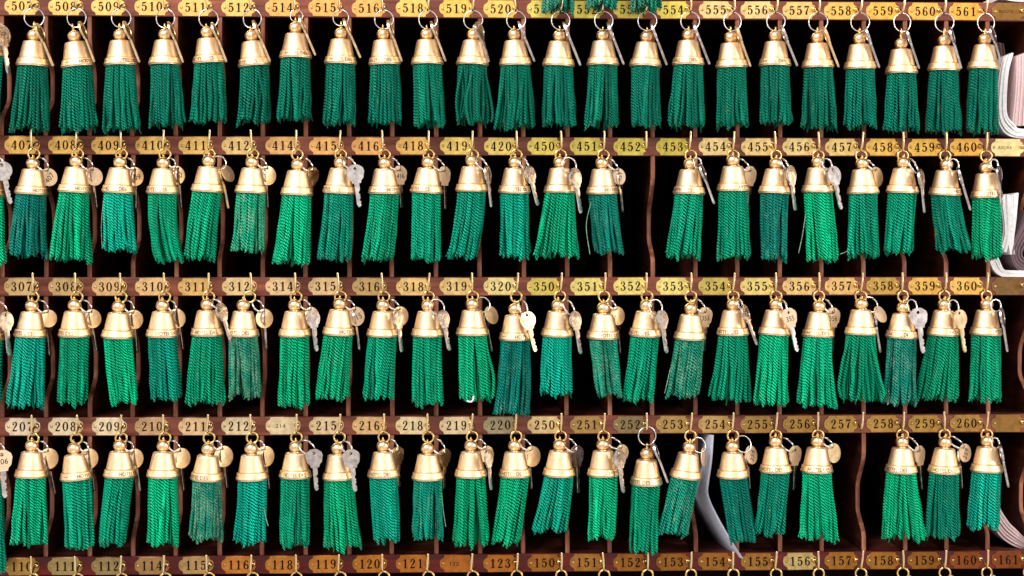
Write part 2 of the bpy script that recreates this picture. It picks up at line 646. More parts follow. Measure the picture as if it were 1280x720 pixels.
def tone(c):
    r, g, b = c
    l = r * .3 + g * .6 + b * .1
    if l < 112:
        return 'dark bronzed'
    if r - b < 66 and l > 185:
        return 'pale cream'
    if g > r * .9:
        return 'olive tinged'
    if l < 150:
        return 'dull tarnished'
    if l > 205:
        return 'bright pale'
    return 'golden'


def hook_mesh(seed):
    q = random.Random(seed)
    b = MB()
    b.lathe([(0.01, 0), (3.5, .01), (3.6, .8), (2.6, 1.5), (2.9, 2.6), (2.2, 3.8), (1.2, 4.2), (.9, 4.3)], 16)
    b.xform(lambda p: (p[0], -p[2] - .9, p[1] + 1))
    dx = q.uniform(-.6, .6)
    path = catmull([(0, -4, 1), (0, -11, .6), (0, -17, -2.5), (.2, -22, -5.4), (.5, -27.2, -3), (.7 + dx * .3, -29, 4), (1 + dx * .7, -28.6, 11), (1 + dx, -28.6, 17.2)], 5)
    b.tube(path, [1.45] * len(path), 10)
    return b.mesh('hook', M['hook'])


HOOKS = [hook_mesh(k) for k in range(6)]
hidden551 = {'551': 'left', '552': 'middle', '553': 'right'}
SMALLTXT = ('214', '122')
rng = random.Random(11)
for r in (5, 4, 3, 2, 1):
    for i, num in enumerate(ROWNUM[r]):
        xl = colx(i) - 41 + rng.uniform(-.7, .7)
        zc = RB[r] + RH / 2 + rng.uniform(-.3, .3)
        wd, h = 43, 21.6
        b = MB()
        o1 = plate_outline(wd, h)
        o1 = [(x - wd / 2, z) for x, z in o1]
        ins = [(x * .985, z * .965) for x, z in o1]
        n = len(o1)
        vs = [(x, .2, z) for x, z in o1] + [(x, -.5, z) for x, z in o1] + [(x, -.8, z) for x, z in ins]
        fs = [tuple(range(2 * n, 3 * n))]
        for k in range(n):
            k2 = (k + 1) % n
            fs += [(k, k2, n + k2, n + k), (n + k, n + k2, 2 * n + k2, 2 * n + k)]
        b.add(vs, fs, False)
        p = link('number_plate', b.mesh('number_plate', M['plate']))
        p.location = ((xl + wd / 2) * S, -.25 * S, zc * S)
        p.rotation_euler = (rng.uniform(-.006, .006), rng.uniform(-.012, .012), rng.uniform(-.006, .006))
        c = lin(*PC[r][i])
        kk = min(1.6, .98 / max(c[:3]))
        p.color = (c[0] * kk, c[1] * kk * .95, c[2] * kk, 1)
        tn = tone(PC[r][i])
        if num in hidden551:
            lab = f'olive brass plate half covered by the {hidden551[num]} one of three tassel ends dangling from above'
        elif num in ('ROUTE', 'RSORR'):
            lab = f'{tn} brass plate with tiny capital letters at the right end of the {RAILNAME[r]}s rail'
        elif num == '':
            lab = f'{tn} blank brass plate at the right end of the {RAILNAME[r]}s rail'
        else:
            lab = f'{tn} brass plate stamped {num} on the wooden rail'
        tag(p, lab, 'number plate', 'brass number plates on the rails')
        if num:
            t = MB()
            ink = M['inkdark'] if r == 1 else M['ink']
            if num.isdigit() and num not in SMALLTXT:
                digits(t, num, -wd / 2 + 8.6, -5.7, 11.6, 9.3, -.9)
            else:
                flat_text(t, num, -3, 0, 5 if num.isdigit() else 4.2, -.9, 0, 1.25 if num.isdigit() else 1.0)
            link('numerals' if num.isdigit() else 'lettering', t.mesh('numerals', ink), p)
        s1 = MB().lathe([(1.75, 0), (1.7, .5), (1.2, .95), (.01, 1.1)], 14)
        s1.xform(lambda q: (q[0] - wd / 2 + 4.4, -q[2] - .78, q[1]))
        link('screw', s1.mesh('screw', M['screw']), p)
    for i in range(-1, 24):
        nm = ROWNUM[r][i] if i >= 0 else None
        hk = link('cup_hook', HOOKS[rng.randrange(6)])
        hk.location = ((colx(i) - 1.6) * S, 0, (RB[r] + RH / 2 + .3) * S)
        hk.rotation_euler = (0, rng.uniform(-.09, .09), rng.uniform(-.05, .05))
        if i < 0:
            lab = f'brass cup hook beyond the left end of the {RAILNAME[r]}s row of plates'
        elif nm in hidden551:
            lab = f'brass cup hook behind the {hidden551[nm]} one of three tassel ends dangling from above'
        elif nm and nm.isdigit():
            lab = f'brass cup hook screwed through the right end of plate {nm}'
        else:
            lab = f'brass cup hook on the last plate at the right end of the {RAILNAME[r]}s rail'
        tag(hk, lab, 'hook', 'brass cup hooks on the rails')

# ------------------------------------------------------------------ key fobs
BELL = MB().lathe([(5.2, 30.6), (6.0, 30.9), (9.5, 30.8), (11.6, 30.3), (12.5, 29.3), (12.9, 27.5), (16.3, 11.6), (16.6, 10.4), (16.75, 10.0), (16.5, 9.85), (15.9, 9.75), (15.8, 9.2), (16.4, 9.0), (17.9, 8.95), (18.3, 8.75),
                   (18.55, 8.3), (18.75, 7.5), (19.2, 5.2), (20.1, 2.6), (20.3, 1.8), (20.1, 1.1), (19.5, .9), (19.3, .4), (19.5, 0), (19.0, -.5), (17.8, -.4), (17.2, 2), (16.0, 8), (9, 12), (.01, 12)], 48).mesh('bell_cap', M['bell'])
BALL = MB().lathe([(5.0, 30.7), (4.7, 31.4), (4.9, 31.9), (3.9, 32.4)] + [(8.3 * math.sin(PI * k / 14), 37.6 - 7.4 * math.cos(PI * k / 14)) for k in range(3, 15)] + [(.01, 45)], 32).mesh('ball_finial', M['ball'])


def lettering(txt, h=4.5):
    b = MB()
    v, f_, wd = text_geo(txt)
    hv, hf, hw = text_geo('HOTEL')
    vs = []
    for a, q in v:
        z = 2.6 + q * h
        R = 18.6 + (8.2 - z) * (.6 / 3) * .9 + .32 if z > 5.2 else 19.2 + (5.2 - z) * (.9 / 2.6) + .3
        an = (a * h * .95) / 19.5
        vs.append((R * math.sin(an), -R * math.cos(an), z))
    b.add(vs, f_, False)
    # a short dash some way round to the left
    for k in range(4):
        a0, a1 = -.62 - .08 * k, -.62 - .08 * (k + 1)
        R = 19.35
        b.add([(R * math.sin(a), -R * math.cos(a), z) for a in (a0, a1) for z in (4.4, 5.3)], [(0, 1, 3, 2)], False)
    return b.mesh('lettering', M['bellink']), hw * h * .95 / 2 / 19.5


LET, LETC = lettering('HOTEL DES')
LETH = math.pi


def eye_mesh(length):
    """elongated wire eye standing on the ball, seen nearly edge-on"""
    b = MB()
    hl = length / 2
    pts = [(0, 2.6 * math.cos(2 * PI * k / 20), 45.2 + hl + (hl + .6) * math.sin(2 * PI * k / 20)) for k in range(20)]
    b.tube(pts, .95, 8, True)
    b.lathe([(2.2, 44.0), (2.3, 45.0), (1.6, 45.9), (.01, 46.2)], 12)
    return b


def ring_mesh(name, R, r, mat, double=False):
    b = MB()
    if double:
        n = 72
        pts = [(R * math.cos(2 * PI * k / 36), -r * .95 + 1.9 * r * k / n, R * math.sin(2 * PI * k / 36)) for k in range(n + 1)]
        b.tube(pts, r, 8)
    else:
        b.torus(R, r, 44, 8)
    return b.mesh(name, mat)


BRASSRING = ring_mesh('hang_ring', 6.7, 1.25, M['ring'])
SPLIT = {}


def split_mesh(R):
    R = round(R * 2) / 2
    if R not in SPLIT:
        SPLIT[R] = ring_mesh('split_ring', R, .8, M['steel'], True)
    return SPLIT[R]


LOBE = 3.7


def tassel_mesh(P, seed):
    """P: dict tx tz (collar centre), tilt axis, bottom centre offset etc. in the fob's local frame. Every cord is a twist of two strands."""
    g = np.random.default_rng(seed)
    co, qi, attr, ply_shade = [], [], [], []
    base = 0
    rows = [(32, 15.7, 1.0), (23, 12.2, .9), (11, 7.8, .8)]
    ph0 = g.uniform(0, 6.28, 4)
    for ri, (cnt, rad, _) in enumerate(rows):
        for k in range(cnt):
            a = 2 * PI * (k + g.uniform(-.18, .18)) / cnt
            u, v = rad / 15.7 * math.cos(a), rad / 15.7 * math.sin(a)
            back = v > .35
            nr = 34 if (ri > 0 or back) else 104
            ns = 4 if (ri > 0 or back) else 8
            t = np.linspace(0, 1, nr)
            ln = P['len'] + g.normal(0, 2.0) + (2.4 * math.sin(3 * a + ph0[0])) + (0 if ri == 0 else -1.5)
            # clumping: cords gather into a few locks towards the ends
            cl = P['clump'] * (.10 * math.sin(4 * a + ph0[1]) + .07 * math.sin(7 * a + ph0[2]))
            ua = math.cos(a + cl) * rad / 15.7
            va = math.sin(a + cl) * rad / 15.7
            uu = u + (ua - u) * t + g.normal(0, .045) * t ** 1.5 * P['fray']
            vv = v + (va - v) * t + g.normal(0, .045) * t ** 1.5 * P['fray']
            hw = 15.7 + (P['hw'] - 15.7) * t ** P['fp']
            hd = 15.7 + (min(P['hw'], 18) * .9 - 15.7) * t
            wob = g.uniform(.3, 1.1) * np.sin(2 * PI * (t * g.uniform(1.0, 2.2) + g.uniform())) * t
            cx = P['dx'] * t ** P['p'] + P['bow'] * np.sin(PI * t)
            X = cx + uu * hw + wob
            Y = vv * hd + .5 * np.sin(2 * PI * (t * g.uniform(.8, 1.6) + g.uniform())) * t
            Z = 3.5 - (ln + 3.5) * t
            if P.get('split') and u > P['split']:
                X = X + P['splitd'] * t ** 2
            if P.get('cross') and ri == 0 and v < -.2 and g.uniform() < P['cross']:
                X = X + g.uniform(-13, 13) * np.sin(PI * t * .9) * t
            rr = 1.5 * g.uniform(.88, 1.1)
            taper = np.ones(nr)
            taper[-1] = .3
            taper[-4:-1] = (.9, .75, .6)
            kick = g.normal(0, 1.1)
            X = X + kick * np.clip((t - .95) / .05, 0, 1) ** 1.5
            tw = g.uniform(0, 6.28) + (-Z) * PI / (LOBE * g.uniform(.9, 1.1))
            ph = np.linspace(0, 2 * PI, ns, endpoint=False)
            amp = .5 if ns == 8 else .0
            rad2 = rr * (1 + amp * np.cos(2 * (ph[None, :] - tw[:, None]))) * taper[:, None]
            vx = X[:, None] + rad2 * np.cos(ph)[None, :]
            vy = Y[:, None] + rad2 * np.sin(ph)[None, :]
            vz = np.repeat(Z[:, None], ns, 1)
            co.append(np.stack([vx, vy, vz], -1).reshape(-1, 3))
            i, j = np.meshgrid(np.arange(nr - 1), np.arange(ns), indexing='ij')
            j2 = (j + 1) % ns
            qi.append(np.stack([base + i * ns + j, base + (i + 1) * ns + j, base + (i + 1) * ns + j2, base + i * ns + j2], -1).reshape(-1, 4))
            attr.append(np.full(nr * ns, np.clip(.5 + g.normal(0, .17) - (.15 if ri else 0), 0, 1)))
            # height above the twist groove: paints shade in the grooves, highlights on the crowns
            ply_shade.append((np.cos(2 * (ph[None, :] - tw[:, None])) if ns == 8 else np.zeros((nr, ns))).reshape(-1))
            base += nr * ns
    co = np.concatenate(co) * S
    qi = np.concatenate(qi)
    attr = np.concatenate(attr).astype(np.float32)
    me = bpy.data.meshes.new('tassel')
    nf = len(qi)
    me.vertices.add(len(co))
    me.vertices.foreach_set('co', co.astype(np.float32).ravel())
    me.loops.add(nf * 4)
    me.loops.foreach_set('vertex_index', qi.astype(np.int32).ravel())
    me.polygons.add(nf)
    me.polygons.foreach_set('loop_start', (np.arange(nf) * 4).astype(np.int32))
    me.update(calc_edges=True)
    me.polygons.foreach_set('use_smooth', np.ones(nf, dtype=bool))
    A = me.attributes.new('cord', 'FLOAT', 'POINT')
    A.data.foreach_set('value', attr)
    A = me.attributes.new('ply_shade', 'FLOAT', 'POINT')
    A.data.foreach_set('value', np.concatenate(ply_shade).astype(np.float32))
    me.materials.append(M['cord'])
    return me


DYE = {'r': (0, 86, 68), 'g': (0, 120, 88), 'b': (0, 135, 94), 't': (0, 129, 106), 'd': (0, 104, 83), 'k': (0, 94, 82)}
DYEWORD = {'r': 'dark emerald', 'g': 'green', 'b': 'bright green', 't': 'teal green', 'd': 'dark green', 'k': 'dark bluish green'}
SEC = {'A': 0, 'B': 310, 'C': 630, 'D': 950}
ROWP = {5: (0, 3.87), 4: (160, 3.87), 3: (340, 3.87), 2: (520, 3.6)}


def P2(r, s_, x, y):
    y0, k = ROWP[r]
    return SEC[s_] + x / k, y0 + y / k


# row: (plate, section, ball x, ball y, collar x, collar y, tassel left, right, bottom y, dye, wear, lettering offset or None, extras)
FOBS = {
    5: [('507', 'A', 163, 187, 158, 325, 45, 240, 632, 'r', 0, None, {}), ('508', 'A', 360, 181, 377, 328, 292, 470, 632, 'r', 0, 14, {}),
        ('509', 'A', 580, 180, 584, 322, 500, 680, 632, 'r', 0, 6, {}), ('510', 'A', 797, 178, 798, 320, 720, 885, 612, 'r', 0, None, {}),
        ('511', 'A', 1003, 167, 1013, 310, 920, 1098, 592, 'r', 0, -12, {}), ('512', 'B', 17, 173, 32, 325, -50, 104, 595, 'r', 0, -14, {}),
        ('514', 'B', 230, 145, 230, 287, 140, 305, 582, 'r', 0, -3, {}), ('515', 'B', 450, 172, 447, 315, 357, 515, 604, 'r', 0, -4, {}),
        ('516', 'B', 655, 175, 662, 318, 580, 745, 600, 'r', 0, -11, {}), ('518', 'B', 865, 176, 867, 318, 805, 955, 614, 'r', 0, None, {}),
        ('519', 'B', 1090, 180, 1085, 320, 1007, 1167, 600, 'r', 0, None, {'cross': .5}), ('520', 'C', 50, 175, 55, 320, -48, 147, 620, 'r', 0, None, {}),
        ('551', 'C', 268, 183, 263, 325, 180, 352, 612, 'r', 0, None, {}), ('552', 'C', 478, 178, 478, 322, 388, 552, 615, 'r', 0, None, {}),
        ('553', 'C', 690, 183, 683, 328, 617, 757, 616, 'r', 0, None, {}), ('554', 'C', 892, 179, 891, 320, 793, 977, 615, 'r', 0, -12, {}),
        ('555', 'C', 1097, 190, 1102, 332, 1027, 1185, 612, 'r', 0, None, {}), ('556', 'D', 74, 183, 72, 325, 5, 153, 605, 'r', 0, -10, {}),
        ('557', 'D', 278, 190, 280, 333, 210, 377, 622, 'r', 0, None, {}), ('558', 'D', 481, 193, 484, 338, 405, 570, 616, 'r', 0, None, {}),
        ('559', 'D', 684, 217, 684, 362, 597, 765, 636, 'r', 0, None, {}), ('560', 'D', 891, 205, 889, 347, 805, 977, 640, 'r', 0, None, {}),
        ('561', 'D', 1087, 198, 1081, 340, 1000, 1150, 637, 'r', 0, None, {})],
    4: [('407', 'A', 158, 186, 151, 325, 43, 230, 620, 'k', .12, 14, {}), ('408', 'A', 368, 172, 360, 315, 243, 440, 642, 'b', 0, 13, {}),
        ('409', 'A', 580, 175, 572, 318, 500, 670, 600, 't', .08, -7, {'thread': [(505, 350), (495, 480), (500, 580)]}),
        ('410', 'A', 790, 178, 787, 322, 755, 895, 645, 'g', 0, -12, {'p': 2.2}), ('411', 'A', 1010, 170, 1003, 312, 885, 1030, 632, 'b', 0, None, {}),
        ('412', 'B', 20, 172, 15, 318, -75, 80, 598, 'g', .42, None, {}), ('414', 'B', 240, 186, 236, 330, 125, 300, 657, 'b', 0, None, {}),
        ('415', 'B', 447, 178, 440, 320, 335, 500, 638, 'd', .06, -16, {}), ('416', 'B', 661, 180, 660, 322, 545, 705, 640, 'g', .06, 12, {'p': 1.5}),
        ('418', 'B', 871, 175, 862, 318, 790, 932, 642, 'g', 0, -15, {}), ('419', 'B', 1083, 168, 1082, 310, 962, 1110, 628, 'd', 0, None, {'p': 1.6}),
        ('420', 'C', 52, 173, 50, 318, -21, 120, 628, 't', 0, 0, {}), ('450', 'C', 270, 173, 270, 318, 140, 332, 625, 'b', 0, None, {'split': .45, 'splitd': 7, 'p': 1.15}),
        ('451', 'C', 473, 180, 476, 322, 440, 580, 605, 'k', .16, 10, {'thread': [(420, 360), (396, 470), (414, 612)]}),
        ('453', 'C', 900, 185, 895, 325, 778, 948, 628, 'g', 0, -17, {}), ('454', 'C', 1107, 165, 1108, 308, 1032, 1192, 630, 'g', 0, 13, {}),
        ('455', 'D', 77, 180, 70, 322, 5, 130, 636, 'k', .16, None, {}), ('456', 'D', 280, 175, 279, 315, 228, 378, 640, 'b', 0, None, {'thread': [(215, 420), (200, 520), (182, 605)]}),
        ('457', 'D', 495, 180, 499, 323, 425, 582, 622, 'g', 0, None, {'thread': [(430, 560), (415, 595), (382, 610)], 'p': 1.5}), ('458', 'D', 693, 172, 689, 318, 600, 733, 607, 'g', 0, None, {}),
        ('459', 'D', 900, 187, 895, 328, 872, 1025, 595, 'd', .08, 14, {'p': 1.3}), ('460', 'D', 1093, 198, 1097, 342, 1030, 1162, 630, 'b', 0, -3, {})],
    3: [('307', 'A', 153, 175, 147, 317, 32, 215, 655, 't', 0, -13, {'p': 1.7}), ('308', 'A', 362, 165, 362, 313, 277, 413, 634, 'g', 0, -16, {}),
        ('309', 'A', 575, 172, 570, 320, 530, 665, 636, 'b', 0, None, {}), ('310', 'A', 787, 168, 786, 315, 730, 878, 612, 'd', 0, 4, {}),
        ('311', 'A', 1003, 162, 1003, 310, 897, 1090, 636, 'g', 0, -5, {}), ('312', 'B', -23, 167, -25, 314, -92, 70, 605, 'd', .5, -10, {}),
        ('314', 'B', 226, 165, 227, 313, 147, 297, 650, 'b', 0, None, {}), ('315', 'B', 444, 160, 438, 306, 327, 487, 615, 'b', .05, 11, {}),
        ('316', 'B', 653, 163, 652, 313, 557, 703, 611, 'g', 0, None, {}), ('318', 'B', 870, 165, 868, 313, 793, 945, 636, 'g', 0, None, {}),
        ('319', 'B', 1085, 160, 1084, 308, 1020, 1183, 617, 'b', .04, None, {'cross': .2}), ('320', 'C', 53, 180, 55, 330, -54, 125, 688, 'k', .12, 8, {'p': 1.8}),
        ('350', 'C', 260, 162, 257, 312, 172, 330, 592, 't', 0, None, {'p': 1.6}), ('351', 'C', 480, 178, 477, 325, 445, 575, 600, 'd', .4, 3, {}),
        ('352', 'C', 688, 162, 683, 312, 570, 720, 625, 'g', 0, -16, {}), ('353', 'C', 902, 180, 898, 328, 785, 945, 604, 'd', .42, None, {'thread': [(800, 470), (785, 540), (774, 585)]}),
        ('354', 'C', 1108, 160, 1107, 308, 1000, 1187, 620, 'g', 0, -15, {}), ('355', 'D', 77, 162, 68, 308, -33, 130, 640, 'b', 0, None, {}),
        ('356', 'D', 287, 167, 280, 317, 180, 350, 652, 'b', 0, -10, {'split': .6, 'splitd': 6}), ('357', 'D', 490, 157, 487, 305, 388, 588, 622, 'g', 0, None, {'cross': .45, 'split': .5, 'splitd': 6}),
        ('358', 'D', 693, 172, 685, 323, 595, 755, 638, 'k', .34, -13, {}), ('359', 'D', 890, 162, 885, 308, 752, 955, 618, 'g', 0, 12, {'p': 1.3}),
        ('360', 'D', 1097, 157, 1092, 307, 1008, 1165, 622, 'g', 0, 12, {})],
    2: [('207', 'A', 143, 133, 140, 277, 55, 217, 574, 'b', 0, None, {}), ('208', 'A', 333, 145, 346, 288, 292, 427, 590, 'g', 0, 13, {}),
        ('209', 'A', 540, 133, 540, 275, 445, 570, 576, 'g', 0, 11, {}), ('210', 'A', 735, 137, 733, 277, 658, 810, 577, 'b', 0, None, {'p': 1.6}),
        ('211', 'A', 937, 147, 930, 290, 850, 1000, 557, 'd', .52, -15, {}), ('212', 'B', 15, 148, 20, 288, -60, 75, 570, 't', 0, None, {'thread': [(75, 410), (82, 450), (93, 492)]}),
        ('214', 'B', 215, 135, 213, 280, 147, 275, 586, 'g', 0, -5, {}), ('215', 'B', 403, 147, 408, 288, 345, 510, 592, 'b', .04, None, {}),
        ('216', 'B', 608, 137, 610, 277, 565, 688, 560, 't', 0, -10, {}), ('218', 'B', 808, 142, 810, 287, 740, 880, 550, 'd', .18, None, {'thread': [(872, 350), (880, 430), (890, 495)]}),
        ('219', 'B', 1003, 135, 1003, 275, 925, 1090, 580, 'b', 0, None, {}), ('220', 'C', 48, 132, 50, 275, -57, 70, 568, 'b', 0, -10, {}),
        ('250', 'C', 250, 130, 247, 270, 125, 285, 518, 't', .12, None, {'p': 1.4}), ('251', 'C', 445, 130, 447, 270, 377, 505, 547, 'b', 0, 14, {}),
        ('252', 'C', 642, 172, 640, 310, 565, 692, 612, 'g', 0, -16, {}), ('253', 'C', 833, 135, 817, 280, 697, 825, 530, 'd', .3, None, {}),
        ('254', 'C', 1027, 133, 1030, 277, 1017, 1135, 567, 'k', .08, None, {}), ('255', 'D', 70, 115, 70, 255, -25, 105, 532, 'd', .05, -14, {}),
        ('256', 'D', 258, 117, 256, 255, 180, 350, 556, 'b', 0, -7, {}), ('258', 'D', 640, 117, 635, 257, 545, 745, 552, 'b', 0, -16, {}),
        ('259', 'D', 832, 117, 828, 258, 747, 903, 547, 'd', .05, -11, {}), ('260', 'D', 1023, 113, 1020, 253, 933, 1075, 502, 't', .08, None, {})],
}
RINGBIG = {5: 11.6}
BIGR = {'514': 7.6, '515': 9.8, '252': 11.4}
FY = -24.0          # the fobs hang this far in front of the rails
RINGPOS = {}        # plate -> (x, z, radius of the ring on the hook)
fobrng = random.Random(5)


def add_thread(root, inv, pts):
    v = [inv @ Vector(p) for p in pts]
    b = MB().tube(catmull([tuple(p) for p in v], 6), .5, 5)
    return link('loose_thread', b.mesh('loose_thread', M['cord']), root)


def make_fob(key, row, ball, collar, tl, tr, tb, dye, wear, letx, ex, hookx, label, cheap=None, hangz=None):
    """ball, collar: (X, Z); tl, tr, tb: tassel left, right, bottom in units"""
    ax = Vector((ball[0] - collar[0], 0, ball[1] - collar[1]))
    root = bpy.data.objects.new('key_fob', None)
    COL.objects.link(root)
    root.empty_display_size = .02
    Z = ax.normalized()
    pitch = fobrng.uniform(-.05, .03)
    Z = (Z + Vector((0, pitch, 0))).normalized()
    X = Vector((0, 1, 0)).cross(Z).normalized()
    Y = Z.cross(X)
    mw = frame(collar[0], FY, collar[1], X, Y, Z)
    root.matrix_world = mw
    link('bell_cap', BELL, root)
    bell = root.children[0] if root.children else None
    bell = [c for c in COL.objects if c.parent == root][0] if bell is None else bell
    bl = link('ball_finial', BALL, root)
    if letx is not None or cheap is None:
        o = link('lettering', LET, bell)
        if letx is None:
            an = PI + fobrng.uniform(-.9, .3)
        else:
            an = math.asin(max(-.93, min(.93, letx / 20)))
        o.rotation_euler = (0, 0, an - LETC)
    # ring on the hook, and the eye that joins it to the ball
    R = BIGR.get(key, RINGBIG.get(row, 6.7))
    top = Vector((ball[0], 0, ball[1])) + Vector((Z.x, 0, Z.z)) * 8
    zr = RB[row] + RH / 2 - 5.6 - R if hangz is None else hangz
    gap = (zr - R) - top.z
    big = R > 7
    ln = max(gap, .5) + 1.8
    em = eye_mesh(ln).mesh('eye_loop', M['ring'])
    link('eye_loop', em, root)
    xr = hookx + (top.x - hookx) * .35
    if big:
        me = ring_mesh('hang_ring', R, .72, M['steel'])
    else:
        me = BRASSRING
    ro = link('hang_ring', me, root)
    ro.matrix_world = pose(xr, FY + 2.6, zr, .02, 1, fobrng.uniform(-.25, .25))
    ro.matrix_parent_inverse = Matrix()
    ro.matrix_basis = mw.inverted() @ pose(xr, FY + 2.6, zr, .02, 1, fobrng.uniform(-.25, .25))
    RINGPOS[key] = (xr, zr, R, root, mw)
    # tassel in the fob's local frame
    if cheap is None:
        inv = Matrix(((X.x, X.y, X.z), (Y.x, Y.y, Y.z), (Z.x, Z.y, Z.z)))
        bot = inv @ Vector(((tl + tr) / 2 - collar[0], 0, tb - collar[1]))
        ln2 = -bot.z - 1.0
        hw = max((tr - tl) / 2 - 2.0, 12)
        g = {'dx': bot.x, 'len': ln2, 'hw': hw, 'p': ex.get('p', 1.1), 'bow': fobrng.uniform(-.8, .8), 'clump': fobrng.uniform(.5, 2.2), 'fray': fobrng.uniform(.8, 2.0),
             'fp': fobrng.uniform(.8, 1.2), 'split': ex.get('split'), 'splitd': ex.get('splitd', 0), 'cross': ex.get('cross', .04 if fobrng.random() < .4 else 0)}
        tm = tassel_mesh(g, fobrng.randrange(10 ** 6))
    else:
        tm = cheap
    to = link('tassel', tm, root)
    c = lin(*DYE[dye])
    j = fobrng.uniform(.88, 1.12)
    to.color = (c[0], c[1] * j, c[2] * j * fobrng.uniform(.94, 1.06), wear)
    if ex.get('thread'):
        invm = Matrix(((X.x, X.y, X.z), (Y.x, Y.y, Y.z), (Z.x, Z.y, Z.z)))
        th = add_thread(root, invm, [Vector((p[0] - collar[0], -6, p[1] - collar[1])) for p in ex['thread']])
        th.color = (.25, .5, .38, 1)
    tag(root, label, 'key fob', 'tasselled brass key fobs hanging on the rack')
    return root, to


lastmesh = None
for r in (5, 4, 3, 2):
    for (num, s_, bx, by, cx, cy, L, R_, yb, dye, wear, letx, ex) in FOBS[r]:
        ball = un(*P2(r, s_, bx, by), FY)
        col_ = un(*P2(r, s_, cx, cy - 4), FY)
        tl, zb = un(*P2(r, s_, L, yb), FY)
        tr, _ = un(*P2(r, s_, R_, yb), FY)
        i = ROWNUM[r].index(num)
        ex = dict(ex)
        if 'thread' in ex:
            ex['thread'] = [un(*P2(r, s_, a, b), FY) for a, b in ex['thread']]
        mid = (tl + tr) / 2 - col_[0]
        width = tr - tl
        word = '' if num in hidden551 else 'leaning left' if mid < -5 else 'leaning right' if mid > 5 else 'flaring wide' if width > 44 else 'narrow' if width < 37 else 'straight'
        wr = 'worn whitish' if wear > .35 else 'slightly faded' if wear > .1 else ''
        desc = ' '.join(x for x in (wr, DYEWORD[dye]) if x)
        where = f'hanging below plate {num}' if num not in hidden551 else f'under the {hidden551[num]} one of three tassel ends'
        lab = f'brass bell fob with {desc} tassel {word}, {where}'
        hz = None
        if num == '252':
            hz = un(640, 520 + 93 / 3.6, FY)[1]
        elif r == 5:
            hz = None
        root, to = make_fob(num, r, ball, col_, tl, tr, zb, dye, wear, letx, ex, colx(i), lab, None, hz)
        lastmesh = to.data
        if num in ('410', '311', '219'):
            SPARE = to.data
BARE = bpy.data.meshes.get('tassel.040') or lastmesh

# fobs cut by the left edge of the picture, one per row
for r, (tx, zb, dye) in {5: (-2, 160, 'd'), 4: (7, 329, 'b'), 3: (1, 500, 'd'), 2: (7, 714, 'd')}.items():
    hx = colx(-1)
    z = RB[r] - 14
    bc = (hx + .5, z - 2)
    cc = (hx, z - 39)
    tr, zb2 = un(tx, zb, FY)
    make_fob('edge%d' % r, r, bc, cc, tr - 44, tr, zb2, dye, 0, 8, {}, hx, f'brass bell fob with {DYEWORD[dye]} tassel at the left edge, {RAILNAME[r]}s row')

# lowest row: only the rings and the tops of these fobs reach into the picture
for i, num in enumerate(N1):
    hx = colx(i)
    z = RB[1] - 14.5
    dx = fobrng.uniform(-1.2, 1.2)
    make_fob(num, 1, (hx + dx * .5, z - 3), (hx + dx, z - 40), 0, 0, 0, 'g', 0, None, {}, hx, f'brass fob of which only the hanging ring shows, below plate {num}', SPARE)

# three fobs from the row above whose tassel ends hang over the 500s plates
for k, (word, xa, xb, yb) in enumerate((('left', 180, 345, 58), ('middle', 395, 550, 44), ('right', 610, 760, 58))):
    xl, zb = un(630 + xa / 3.87, yb / 3.87 - 1, FY - 6)
    xr_, _ = un(630 + xb / 3.87, yb / 3.87, FY - 6)
    hx = colx(12 + k)
    z = zb + 128
    make_fob('top%d' % k, 6, (hx, z), (hx + .5, z - 37), xl, xr_, zb, 'r', .25, None, {}, hx, f'green tassel fob hanging in from above, {word} one of three at the top edge', None, z + 20)
    hk = link('cup_hook', HOOKS[k])
    hk.location = ((hx - 1.6) * S, 0, (z + 37) * S)
    tag(hk, f'brass cup hook holding the {word} one of three fobs cut by the top edge', 'hook', 'brass cup hooks on the rails')


# ------------------------------------------------------------------ keys and tags
def circle(cx, cz, R, n=24, a0=0, sx=1.0):
    return [(cx + R * sx * math.cos(a0 + 2 * PI * k / n), cz + R * math.sin(a0 + 2 * PI * k / n)) for k in range(n)]


def bevel_plate(b, outer, hole, t):
    b.plate(outer, -t, t, hole)
    return b


def octagon(R, n=48):
    """faceted key head, a little taller than wide; n points starting on the +x side"""
    V = [(13.0, 3.6), (11.6, 8.4), (4.6, 13.6), (-4.6, 13.6), (-11.6, 8.4), (-13.0, 3.6), (-10.8, -6.4), (-4.6, -12.6), (4.6, -12.6), (10.8, -6.4)]
    V = [(x * .9, z * .9) for x, z in V]
    out = []
    for k in range(n):
        a = 2 * PI * k / n
        d = (math.cos(a), math.sin(a))
        best = 1e9
        for i in range(len(V)):
            p, q = V[i], V[(i + 1) % len(V)]
            ex, ez = q[0] - p[0], q[1] - p[1]
            den = d[0] * ez - d[1] * ex
            if abs(den) < 1e-9:
                continue
            t = (p[0] * ez - p[1] * ex) / den
            u = (p[0] * d[1] - p[1] * d[0]) / den
            if t > 0 and -1e-6 <= u <= 1 + 1e-6:
                best = min(best, t)
        out.append((d[0] * best, d[1] * best))
    return out


